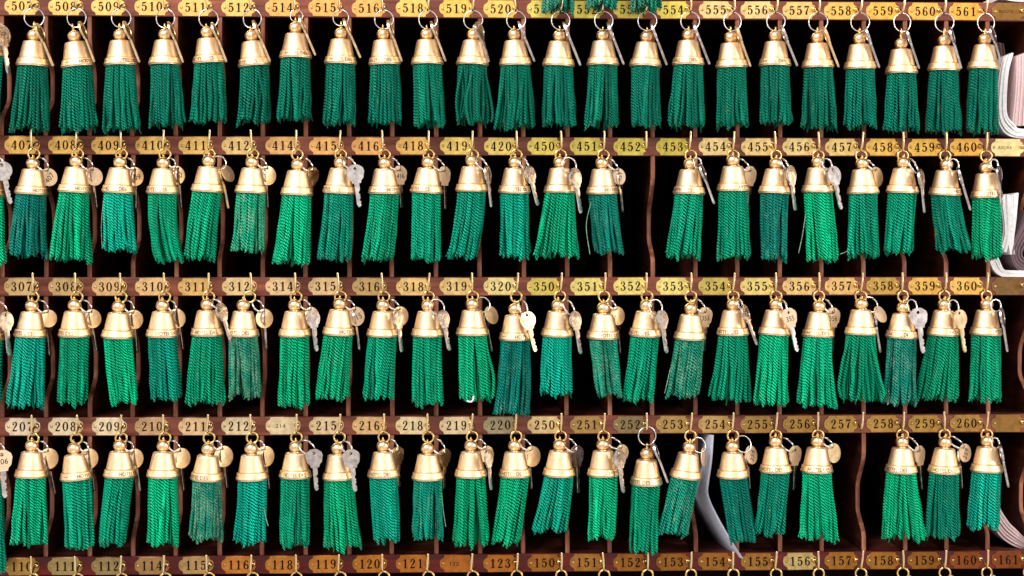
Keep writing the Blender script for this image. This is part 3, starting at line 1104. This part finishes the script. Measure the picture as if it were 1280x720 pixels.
def key_parts(kind):
    bow, blade = MB(), MB()
    outer = circle(0, 0, 11.4, 48) if kind == 'K' else octagon(11.8)
    hole = circle(0, 6.8, 2.1, 48)
    bevel_plate(bow, outer, hole, 1.0)
    if kind == 'K':                       # raised rim
        bow.plate(circle(0, 0, 10.8, 24), -1.35, 1.35, circle(0, 0, 9.4, 24))
    # shoulder
    bow.plate([(-5.4, -12.6), (5.4, -12.6), (6.4, -9.4), (-6.4, -9.4)], -1.15, 1.15)
    # blade with cuts along one side and a pointed tip
    xs = [(-3.1, -12.4), (-3.1, -40), (-1.4, -43.6), (.6, -43.6)]
    teeth = [(2.9, -41), (1.7, -39.4), (2.9, -37), (1.2, -35), (1.2, -33.8), (2.7, -31.6), (1.9, -29.4), (2.9, -27.6), (1.0, -25.4), (1.0, -24), (2.8, -21.8), (3.1, -19.6), (3.1, -12.4)]
    blade.plate(xs + teeth, -.95, .95)
    for sgn in (-1, 1):
        blade.box(-1.9, -.9, min(sgn * .9, sgn * 1.35), max(sgn * .9, sgn * 1.35), -42.2, -13)
    return bow, blade


KB = {}
for kind in 'KH':
    for mt in ('keysteel', 'keybrass', 'cream'):
        bo, bd = key_parts(kind)
        KB[kind, mt] = (bo.mesh('bow', M[mt]), bd.mesh('blade', M['keysteel' if mt != 'keybrass' else 'keybrass']))


def disc_mesh(mat):
    b = MB()
    b.plate(circle(0, 0, 11.6, 32), -.6, .6, circle(0, 8.6, 1.5, 32))
    return b.mesh('disc', mat)


DISC = {m_: disc_mesh(M[m_]) for m_ in ('cream', 'tagbrass', 'keysteel')}
METW = {'keysteel': 'silver', 'keybrass': 'brass', 'cream': 'pale brass'}


def attach_split(key, hx, hz, hy, phi):
    """split ring from the hook ring (or eye) to the hole of a key or tag"""
    if key not in RINGPOS:
        return
    xr, zr, R, root, mw = RINGPOS[key]
    sx, sz, sy = xr + R * .62, zr - R * .72, FY + 2
    dx, dz = hx - sx, hz - sz
    d = math.hypot(dx, dz)
    rad = min(max(d / 2, 6.5), 11)
    cx, cz = (sx + hx) / 2, (sz + hz) / 2
    o = link('split_ring', split_mesh(rad), root)
    o.matrix_basis = mw.inverted() @ pose(cx, (sy + hy) / 2, cz, -dx / d if d else 0, -dz / d if d else 1, phi)


def make_key(key, kind, b_, t_, phi, mt, y, label, stamp=None, ring=True, rphi=1.1, lean=0):
    dx, dz = b_[0] - t_[0], b_[1] - t_[1]
    L = math.hypot(dx, dz)
    sc = min(max(L / 43.6, .9), 1.08)
    root = bpy.data.objects.new('room_key', None)
    COL.objects.link(root)
    root.empty_display_size = .01
    mw = pose(b_[0], y, b_[1], dx, dz, phi) @ Matrix.Scale(sc, 4)
    root.matrix_world = mw
    bo, bd = KB[kind, mt]
    bw = link('bow', bo, root)
    link('blade', bd, root)
    if stamp:
        t = MB()
        flat_text(t, stamp, 0, -1, 6.6, -1.08 if kind == 'H' else -1.1)
        link('stamped_number', t.mesh('stamped_number', M['inkdark']), bw)
    tag(root, label, 'key', 'room keys hanging beside the brass bells')
    if ring:
        h = mw @ (Vector((0, 0, 6.8)) * S) / S
        attach_split(key, h.x, h.z, h.y, rphi)
    return root


def make_tag(key, c, rx, ry, rot, mt, y, label, stamp=None, srot=0, ring=True, rphi=1.1, back=1):
    phi = math.acos(min(rx / ry, .98)) * back
    a = math.radians(rot)
    if rphi == 1.08 and phi > .62:            # mostly hidden behind the bell rather than turned away
        c = (c[0] + rx - 11.4 * math.cos(.62), c[1])
        phi = .62
    mw = pose(c[0], y, c[1], -math.sin(a), math.cos(a), phi) @ Matrix.Scale(min(max(ry / 11.6, .88), 1.12), 4)
    root = link('key_tag', DISC[mt])
    root.matrix_world = mw
    if stamp:
        t = MB()
        flat_text(t, stamp, .6, -1, 7.2, -.72, math.radians(srot))
        o = link('stamped_number', t.mesh('stamped_number', M['inkdark']), root)
    tag(root, label, 'key tag', 'round key tags hanging beside the brass bells')
    if ring:
        h = mw @ (Vector((0, 0, 8.6)) * S) / S
        attach_split(key, h.x, h.z, h.y, rphi)
    return root


def near(num):
    return f'below plate {num}' if num not in hidden551 else f'under the {hidden551[num]} one of three tassel ends'


# top row: keys seen on edge, hanging straight from the big steel rings (top, tip)
K5 = [('507', 'A', 178, 113, 258, 320, 74, 'keybrass'), ('508', 'A', 385, 103, 458, 300, 78, 'keybrass'), ('509', 'A', 600, 103, 676, 302, 76, 'keybrass'), ('510', 'A', 815, 105, 887, 303, 80, 'keybrass'),
      ('511', 'A', 1025, 108, 1097, 300, 78, 'keybrass'), ('512', 'B', 25, 98, 108, 298, 80, 'keybrass'), ('514', 'B', 245, 75, 327, 268, 80, 'keybrass'), ('515', 'B', 462, 90, 545, 280, 78, 'keybrass'),
      ('516', 'B', 675, 98, 745, 297, 76, 'keybrass'), ('518', 'B', 885, 103, 957, 297, 76, 'keybrass'), ('519', 'B', 1108, 105, 1165, 300, 55, 'keysteel'), ('520', 'C', 70, 103, 148, 298, 76, 'keysteel'),
      ('551', 'C', 285, 105, 370, 317, 80, 'keysteel'), ('552', 'C', 500, 108, 580, 312, 74, 'keysteel'), ('553', 'C', 710, 110, 788, 315, 74, 'keysteel'), ('554', 'C', 915, 110, 995, 312, 74, 'keysteel'),
      ('555', 'C', 1120, 125, 1192, 322, 80, 'keybrass'), ('556', 'D', 100, 122, 180, 320, 78, 'keysteel'), ('557', 'D', 305, 128, 380, 325, 78, 'keybrass'), ('558', 'D', 505, 128, 577, 328, 74, 'keysteel'),
      ('559', 'D', 705, 136, 770, 332, 70, 'keysteel'), ('560', 'D', 918, 130, 975, 332, 58, 'keysteel'), ('561', 'D', 1115, 125, 1172, 315, 52, 'keysteel')]
for num, s_, x0, y0, x1, y1, ph, mt in K5:
    YK = FY - 17
    a, b = un(*P2(5, s_, x0, y0), YK), un(*P2(5, s_, x1, y1), YK)
    f = 11.4 / 55
    bc = (a[0] + (b[0] - a[0]) * f, a[1] + (b[1] - a[1]) * f)
    make_key(num, 'K', bc, b, math.radians(min(ph + 6, 85)), mt, YK, f'{METW[mt]} key on edge on steel ring {near(num)}', ring=False)

S_, B_, C_ = 'keysteel', 'keybrass', 'cream'
# other rows: ('K'/'H' key: bow x y, tip x y, turn, metal, front?, stamp) and ('D' tag: x y rx ry rot metal stamp stampturn)
ITEMS = {
    4: [('407', 'A', 'D', 243, 238, 28, 43, 12, 'cream', '407', 40), ('407', 'A', 'K', 222, 262, 222, 385, 80, S_, 0), ('408', 'A', 'D', 465, 235, 25, 44, 12, 'cream', None, 0), ('408', 'A', 'K', 452, 230, 470, 390, 72, S_, 0),
        ('409', 'A', 'D', 663, 235, 24, 45, 5, 'tagbrass', '409', 8), ('409', 'A', 'K', 660, 235, 658, 393, 74, S_, 0), ('410', 'A', 'D', 868, 228, 20, 45, 8, 'tagbrass', '410', 10), ('410', 'A', 'K', 868, 230, 878, 390, 74, S_, 0),
        ('411', 'A', 'D', 1102, 220, 22, 43, 24, 'tagbrass', None, 0, .5), ('411', 'A', 'K', 1075, 225, 1107, 388, 82, B_, 0, None, 0), ('412', 'B', 'D', 103, 230, 27, 46, 3, 'tagbrass', None, 0), ('412', 'B', 'K', 90, 232, 96, 390, 78, S_, 0),
        ('414', 'B', 'H', 310, 233, 296, 388, 45, B_, 0), ('415', 'B', 'H', 520, 222, 540, 382, 12, S_, 1), ('416', 'B', 'H', 735, 228, 742, 388, 42, C_, 0, '416'), ('418', 'B', 'H', 950, 232, 955, 395, 50, C_, 0),
        ('419', 'B', 'K', 1160, 222, 1178, 382, 68, S_, 1), ('420', 'C', 'K', 125, 222, 165, 375, 50, S_, 1), ('450', 'C', 'K', 345, 238, 373, 412, 50, S_, 1, None, .5),
        ('451', 'C', 'D', 566, 235, 26, 40, 8, 'cream', '451', 70), ('451', 'C', 'K', 562, 250, 575, 408, 68, S_, 0), ('453', 'C', 'K', 962, 212, 1018, 367, 70, S_, 1, None, .6), ('454', 'C', 'H', 1190, 232, 1182, 398, 40, C_, 0),
        ('455', 'D', 'K', 150, 226, 172, 398, 50, S_, 1), ('456', 'D', 'K', 357, 228, 393, 393, 32, S_, 1, None, .6), ('457', 'D', 'D', 573, 238, 23, 50, 4, 'tagbrass', None, 0), ('458', 'D', 'K', 780, 242, 797, 410, 58, S_, 1),
        ('459', 'D', 'K', 968, 232, 1018, 398, 76, S_, 1, None, .4), ('460', 'D', 'K', 1158, 222, 1168, 360, 55, S_, 1, None, .5)],
    3: [('307', 'A', 'D', 240, 225, 30, 42, 8, 'tagbrass', None, 0), ('307', 'A', 'K', 228, 245, 242, 405, 60, S_, 0), ('308', 'A', 'D', 456, 226, 26, 45, 8, 'tagbrass', None, 0), ('308', 'A', 'K', 444, 225, 468, 385, 76, S_, 0),
        ('309', 'A', 'D', 660, 230, 24, 46, 5, 'tagbrass', None, 0), ('309', 'A', 'K', 652, 230, 665, 390, 66, S_, 0), ('310', 'A', 'D', 868, 225, 22, 46, 8, 'tagbrass', None, 0), ('310', 'A', 'K', 866, 218, 887, 378, 66, S_, 0),
        ('311', 'A', 'K', 1072, 190, 1120, 340, 60, S_, 1), ('312', 'B', 'D', 93, 225, 22, 46, 5, 'tagbrass', None, 0), ('312', 'B', 'K', 84, 222, 90, 376, 78, S_, 0),
        ('314', 'B', 'K', 314, 224, 333, 383, 45, S_, 1), ('314', 'B', 'D', 325, 210, 18, 40, 8, 'tagbrass', None, 0), ('315', 'B', 'D', 530, 215, 29, 46, 8, 'cream', '315', 18), ('315', 'B', 'K', 522, 218, 540, 374, 76, S_, 0),
        ('316', 'B', 'D', 748, 213, 24, 46, 5, 'tagbrass', None, 0), ('316', 'B', 'K', 728, 228, 744, 386, 58, S_, 1), ('318', 'B', 'K', 945, 225, 975, 380, 48, S_, 1, None, .6),
        ('319', 'B', 'D', 1178, 208, 29, 45, 22, 'tagbrass', None, 0, .4), ('319', 'B', 'K', 1152, 232, 1182, 385, 72, S_, 0, None, 0), ('320', 'C', 'K', 115, 232, 152, 385, 24, B_, 1), ('350', 'C', 'K', 345, 232, 372, 395, 48, S_, 1),
        ('351', 'C', 'D', 562, 212, 22, 45, 8, 'tagbrass', None, 0), ('351', 'C', 'K', 548, 235, 564, 395, 60, S_, 0), ('352', 'C', 'K', 763, 228, 788, 392, 42, S_, 1, None, .5), ('353', 'C', 'H', 972, 218, 968, 386, 32, C_, 0, '353'),
        ('354', 'C', 'K', 1168, 198, 1225, 352, 58, S_, 1), ('355', 'D', 'H', 143, 222, 180, 385, 28, C_, 1, '355'), ('356', 'D', 'H', 352, 220, 350, 386, 28, C_, 0, '356'),
        ('357', 'D', 'D', 582, 205, 30, 43, 36, 'cream', None, 0, .5), ('357', 'D', 'K', 556, 230, 582, 390, 82, S_, 0, None, 0), ('358', 'D', 'H', 767, 222, 790, 392, 7, S_, 1, None, .6), ('359', 'D', 'K', 967, 225, 992, 388, 28, B_, 1, None, .5),
        ('360', 'D', 'K', 1172, 215, 1198, 385, 62, S_, 1, None, .3)],
    2: [('207', 'A', 'D', 230, 192, 21, 46, 5, 'tagbrass', None, 0), ('207', 'A', 'K', 222, 205, 250, 352, 70, S_, 0), ('208', 'A', 'D', 412, 192, 20, 45, 5, 'tagbrass', None, 0), ('208', 'A', 'K', 408, 190, 425, 337, 78, S_, 0),
        ('209', 'A', 'D', 617, 192, 20, 44, 5, 'tagbrass', None, 0), ('209', 'A', 'K', 612, 190, 632, 336, 78, S_, 0), ('210', 'A', 'D', 823, 190, 25, 45, 8, 'tagbrass', None, 0), ('210', 'A', 'K', 812, 192, 829, 337, 60, S_, 0),
        ('211', 'A', 'D', 1015, 182, 24, 48, 8, 'tagbrass', None, 0), ('211', 'A', 'K', 1008, 180, 1023, 327, 60, S_, 0), ('212', 'B', 'D', 90, 182, 20, 46, 4, 'tagbrass', None, 0), ('212', 'B', 'K', 82, 185, 97, 330, 64, S_, 0),
        ('214', 'B', 'H', 298, 190, 310, 335, 8, S_, 1), ('215', 'B', 'H', 465, 192, 484, 340, 8, S_, 1), ('216', 'B', 'H', 674, 178, 680, 318, 48, B_, 0), ('218', 'B', 'H', 884, 186, 881, 328, 44, B_, 0),
        ('219', 'B', 'K', 1082, 188, 1095, 332, 60, S_, 1), ('219', 'B', 'D', 1092, 172, 16, 38, 5, 'tagbrass', None, 0), ('220', 'C', 'D', 133, 182, 27, 46, 6, 'tagbrass', None, 0), ('220', 'C', 'K', 115, 180, 126, 328, 66, S_, 0),
        ('250', 'C', 'H', 328, 180, 334, 347, 46, S_, 0), ('251', 'C', 'K', 518, 192, 538, 345, 42, S_, 1), ('251', 'C', 'D', 545, 165, 20, 36, 5, 'tagbrass', None, 0),
        ('253', 'C', 'D', 898, 185, 16, 42, 2, 'cream', None, 0, .5), ('254', 'C', 'D', 1113, 175, 29, 42, 14, 'cream', '254', 55, .4), ('254', 'C', 'K', 1098, 185, 1107, 332, 60, S_, 0, None, 0),
        ('255', 'D', 'H', 158, 178, 152, 334, 40, C_, 0), ('256', 'D', 'D', 338, 167, 27, 44, 6, 'tagbrass', None, 0), ('258', 'D', 'H', 718, 178, 731, 332, 42, C_, 0), ('259', 'D', 'D', 922, 166, 34, 41, 8, 'cream', '259', 58),
        ('259', 'D', 'K', 900, 180, 910, 328, 62, S_, 0, None, 0)],
}
for r in (4, 3, 2):
    y0, k = ROWP[r]
    haveD = set(it[0] for it in ITEMS[r] if it[2] == 'D')
    for it in ITEMS[r]:
        num, s_, kind = it[:3]
        if kind == 'D':
            x, y, rx, ry, rot, mt, st, sr = it[3:11]
            rp = it[11] if len(it) > 11 else 1.08
            YT = FY + 9
            sc = k * 1.0
            desc = ('ivory' if mt == 'cream' else 'brass') + ' round key tag' + (f' stamped {st}' if st else '')
            make_tag(num, un(*P2(r, s_, x, y), YT), rx / sc, ry / sc, rot, mt, YT, f'{desc} beside the bell {near(num)}', st, sr, True, rp)
        else:
            x, y, x2, y2, ph, mt, front = it[3:10]
            st = it[10] if len(it) > 10 else None
            rp = it[11] if len(it) > 11 else 1.0
            YT = FY - 19 if front else FY + 13
            shape = 'octagonal' if kind == 'H' else 'round'
            aw = 'turned on edge' if ph > 64 else 'half turned' if ph > 38 else 'facing front'
            lab = f'{METW[mt]} key with {shape} bow {aw}' + (f' stamped {st}' if st else '') + (' behind a round tag' if num in haveD else '') + f', {near(num)}'
            make_key(num, kind, un(*P2(r, s_, x, y), YT), un(*P2(r, s_, x2, y2), YT), math.radians(ph), mt, YT, lab, st, num not in haveD, rp)
# keys on edge that hang alone from a facing ring
for num, r, s_, x0, y0, x1, y1, ph in (('252', 2, 'C', 672, 122, 738, 300, 78), ('260', 2, 'D', 1078, 125, 1118, 320, 78)):
    YK = FY - 15
    a, b = un(*P2(r, s_, x0, y0), YK), un(*P2(r, s_, x1, y1), YK)
    f = 11.4 / 55
    make_key(num, 'K', (a[0] + (b[0] - a[0]) * f, a[1] + (b[1] - a[1]) * f), b, math.radians(ph), S_, YK, f'silver key seen on edge, leaning right {near(num)}', None, num == '260', .5)
# keys at the left picture edge
YK = FY - 14
for r, kind, s_, x, y, x2, y2, ph, mt, st, d in ((5, 'K', 'A', 16, 170, 42, 355, 64, S_, None, 'silver'), (4, 'K', 'A', 14, 205, 52, 367, 25, S_, None, 'silver'), (3, 'K', 'A', 28, 235, 46, 405, 55, S_, None, 'silver'),
                                             (2, 'H', 'A', 10, 200, 24, 368, 14, C_, '206', 'cream coloured')):
    make_key('edge%d' % r, kind, un(*P2(r, s_, x, y), YK), un(*P2(r, s_, x2, y2), YK), math.radians(ph), mt, YK, f'{d} key cut by the left picture edge, in the {RAILNAME[r]}s row' + (' and stamped 206' if st else ''), st)
# split rings of the lowest row
for i, num in enumerate(N1):
    if i % 3 != 1 or i > 14:
        x, z = RINGPOS[num][:2]
        attach_split(num, x + 13, z - 17, FY + 4, .7)


# ------------------------------------------------------------------ papers in the pigeonholes
def sheet(b, prof, t, y0, y1, rag=0, seed=0):
    """a bent sheet: profile polyline in x-z (already in units), thickness t, running back from y0 to y1"""
    q = random.Random(seed)
    P = catmull([(x, z, 0) for x, z in prof], 6)
    n = len(P)
    A, B = [], []
    for i in range(n):
        a, c = P[max(i - 1, 0)], P[min(i + 1, n - 1)]
        l = math.hypot(c[0] - a[0], c[1] - a[1]) or 1
        nx, nz = -(c[1] - a[1]) / l, (c[0] - a[0]) / l
        A.append((P[i][0] + nx * t / 2, P[i][1] + nz * t / 2))
        B.append((P[i][0] - nx * t / 2, P[i][1] - nz * t / 2))
    y0 = y0 + q.uniform(-rag, rag)
    vs = [(x, y, z) for y in (y0, y1) for L in (A, B) for x, z in L]
    fs = []
    for i in range(n - 1):
        fs += [(i, i + 1, n + i + 1, n + i), (2 * n + i + 1, 2 * n + i, 3 * n + i, 3 * n + i + 1), (i + 1, i, 2 * n + i, 2 * n + i + 1), (n + i, n + i + 1, 3 * n + i + 1, 3 * n + i)]
    fs += [(0, n, 3 * n, 2 * n), (n - 1, 3 * n - 1, 4 * n - 1, 2 * n - 1)]
    b.add(vs, fs, False)


def pxs(pts, y):
    return [un(a, b, y) for a, b in pts]


def stack(name, mat, layers, label, cat, y0, y1, others=()):
    b = MB()
    for k, (pts, t) in enumerate(layers):
        sheet(b, pxs(pts, y0), t, y0, y1, 1.2, k)
    o = link(name, b.mesh(name, mat))
    tag(o, label, cat)
    for pname, mat2, lay in others:
        b = MB()
        for k, (pts, t) in enumerate(lay):
            sheet(b, pxs(pts, y0), t, y0, y1, 1.2, k + 50)
        link(pname, b.mesh(pname, mat2), o)
    return o


lay = []
for k in range(5):
    d = k * 2.4
    lay.append(([(1256 + d, 71 - k * 1.2), (1251 + d * .9, 90), (1247.5 + d, 125), (1249 + d, 150 - d * .5), (1258 + d, 166 - d), (1275, 171.5 - d), (1310, 172 - d)], 2.36))
inner = [([(1272 + k * 2.3, 70 - k), (1271 + k * 2.3, 105), (1268 + k * 2.4, 140), (1266 + k * 2.6, 157)], 2.2) for k in range(6)]
stack('folded_magazine', M['paper'], lay, 'white folded magazine bulging out of the topmost right pigeonhole', 'magazine', 3, 170, (('inner_pages', M['pinkpaper'], inner),))
stack('pink_booklet', M['pinkpaper'], [([(1247 + k * 2.2, 52 + k * .8), (1250 + k * 2.2, 80), (1250 + k * 2.2, 155)], 1.6) for k in range(4)], 'pale pink booklet upright behind the fob under plate 561', 'booklet', 70, 180)

lay = [([(1249, 243), (1254, 268), (1255.5, 290), (1252, 308), (1246, 322)], 3), ([(1252, 243), (1256, 268), (1257.5, 292), (1253, 310)], 3.4), ([(1256, 243), (1258.5, 268), (1259.5, 292), (1255, 312)], 3.6), ([(1260, 243), (1261, 268), (1261, 295), (1256.5, 315)], 3.6)]
lay += [([(1238 + k * 2.2, 326 - k), (1242 + k * 2, 336 - k * 1.6), (1250 + k, 343.5 - k * 1.6), (1262, 346 - k * 1.8), (1310, 347 - k * 1.8)], 2.1) for k in range(5)]
lay += [([(1263 + k * 3, 244 - k), (1262 + k * 2.4, 275), (1262 + k * 1.4, 300), (1264 + k, 318)], 2.6) for k in range(4)]
news = []
for k in range(8):
    news.append(([(1290, 262 + k * 3.4), (1277 + k * .7, 285 + k * 2.6), (1265.5 + k * 1.7, 308 + k * .7), (1266 + k * 1.6, 326 - k * .8), (1276 + k * .9, 338 - k * 2), (1295, 342 - k * 2.4)], 1.7))
stack('rolled_newspaper', M['paper'], lay, 'white rolled newspaper with grey inner pages beside the fob under plate 460', 'newspaper', 2, 150, (('inner_pages', M['newsprint'], news),))
lay = [([(1236 + k * 1.8, 646 - k * 3.4), (1251 + k * 1.5, 669 - k * 3.6), (1267 + k * .6, 681 - k * 3.6), (1284, 686 - k * 2.2), (1312, 690 - k * 1.2)], 2.5) for k in range(6)]
stack('curled_leaflets', M['pinkpaper'], lay, 'fan of pinkish curled leaflets beside the fob under plate 260', 'leaflets', 12, 150)
stack('white_envelope', M['paper'], [([(1252, -4), (1266, -.5), (1290, 1)], 3.5), ([(1256, -9), (1268, -5), (1290, -4)], 3)], 'white envelope lying above the last plate of the 500s rail at the top edge', 'envelope', 4, 120)

# bent letter standing out of the pigeonhole under plate 254
prof = [(891.5, 544), (889.5, 575), (886, 600), (884.6, 616), (890, 632), (902, 655), (915, 677), (928, 698)]
P = catmull([(x, z, 0) for x, z in pxs(prof, -6)], 6)
ys, sh = [-6, -2, 4, 12, 24, 45, 75, 110], [0, -2.2, -5, -8, -11, -13.5, -15, -15.5]
n = len(P)
vs = []
for th in (0, .9):                 # two faces of one sheet whose front edge curls towards the room
    for y, d in zip(ys, sh):
        vs += [(x + d + th, y + th * .6, z) for x, z, _ in P]
fs = []
m_ = len(ys) * n
for j in range(len(ys) - 1):
    for i in range(n - 1):
        q = j * n + i
        fs += [(q, q + 1, q + n + 1, q + n), (m_ + q, m_ + q + n, m_ + q + n + 1, m_ + q + 1)]
fs += [(i, m_ + i, m_ + i + 1, i + 1) for i in range(n - 1)]
b = MB().add(vs, fs, True)
o = link('bent_letter', b.mesh('bent_letter', M['bluepaper']))
tag(o, 'bent bluish white letter sticking out of the pigeonhole between plates 253 and 254', 'letter')

# paper shred caught in the tassel under plate 319
b = MB()
x, z = un(310 + 1075 / 3.87, 340 + 612 / 3.87, FY - 18)
pts = catmull([(x - 4, z - 3, 0), (x + 1, z - 4, 0), (x + 3.6, z - 1, 0), (x + 3.8, z + 3, 0)], 5)
b.tube([(a, FY - 18, c) for a, c, _ in pts], 1.1, 6)
o = link('paper_shred', b.mesh('paper_shred', M['paper']))
tag(o, 'white paper shred caught in the tassel end below plate 319', 'paper shred')
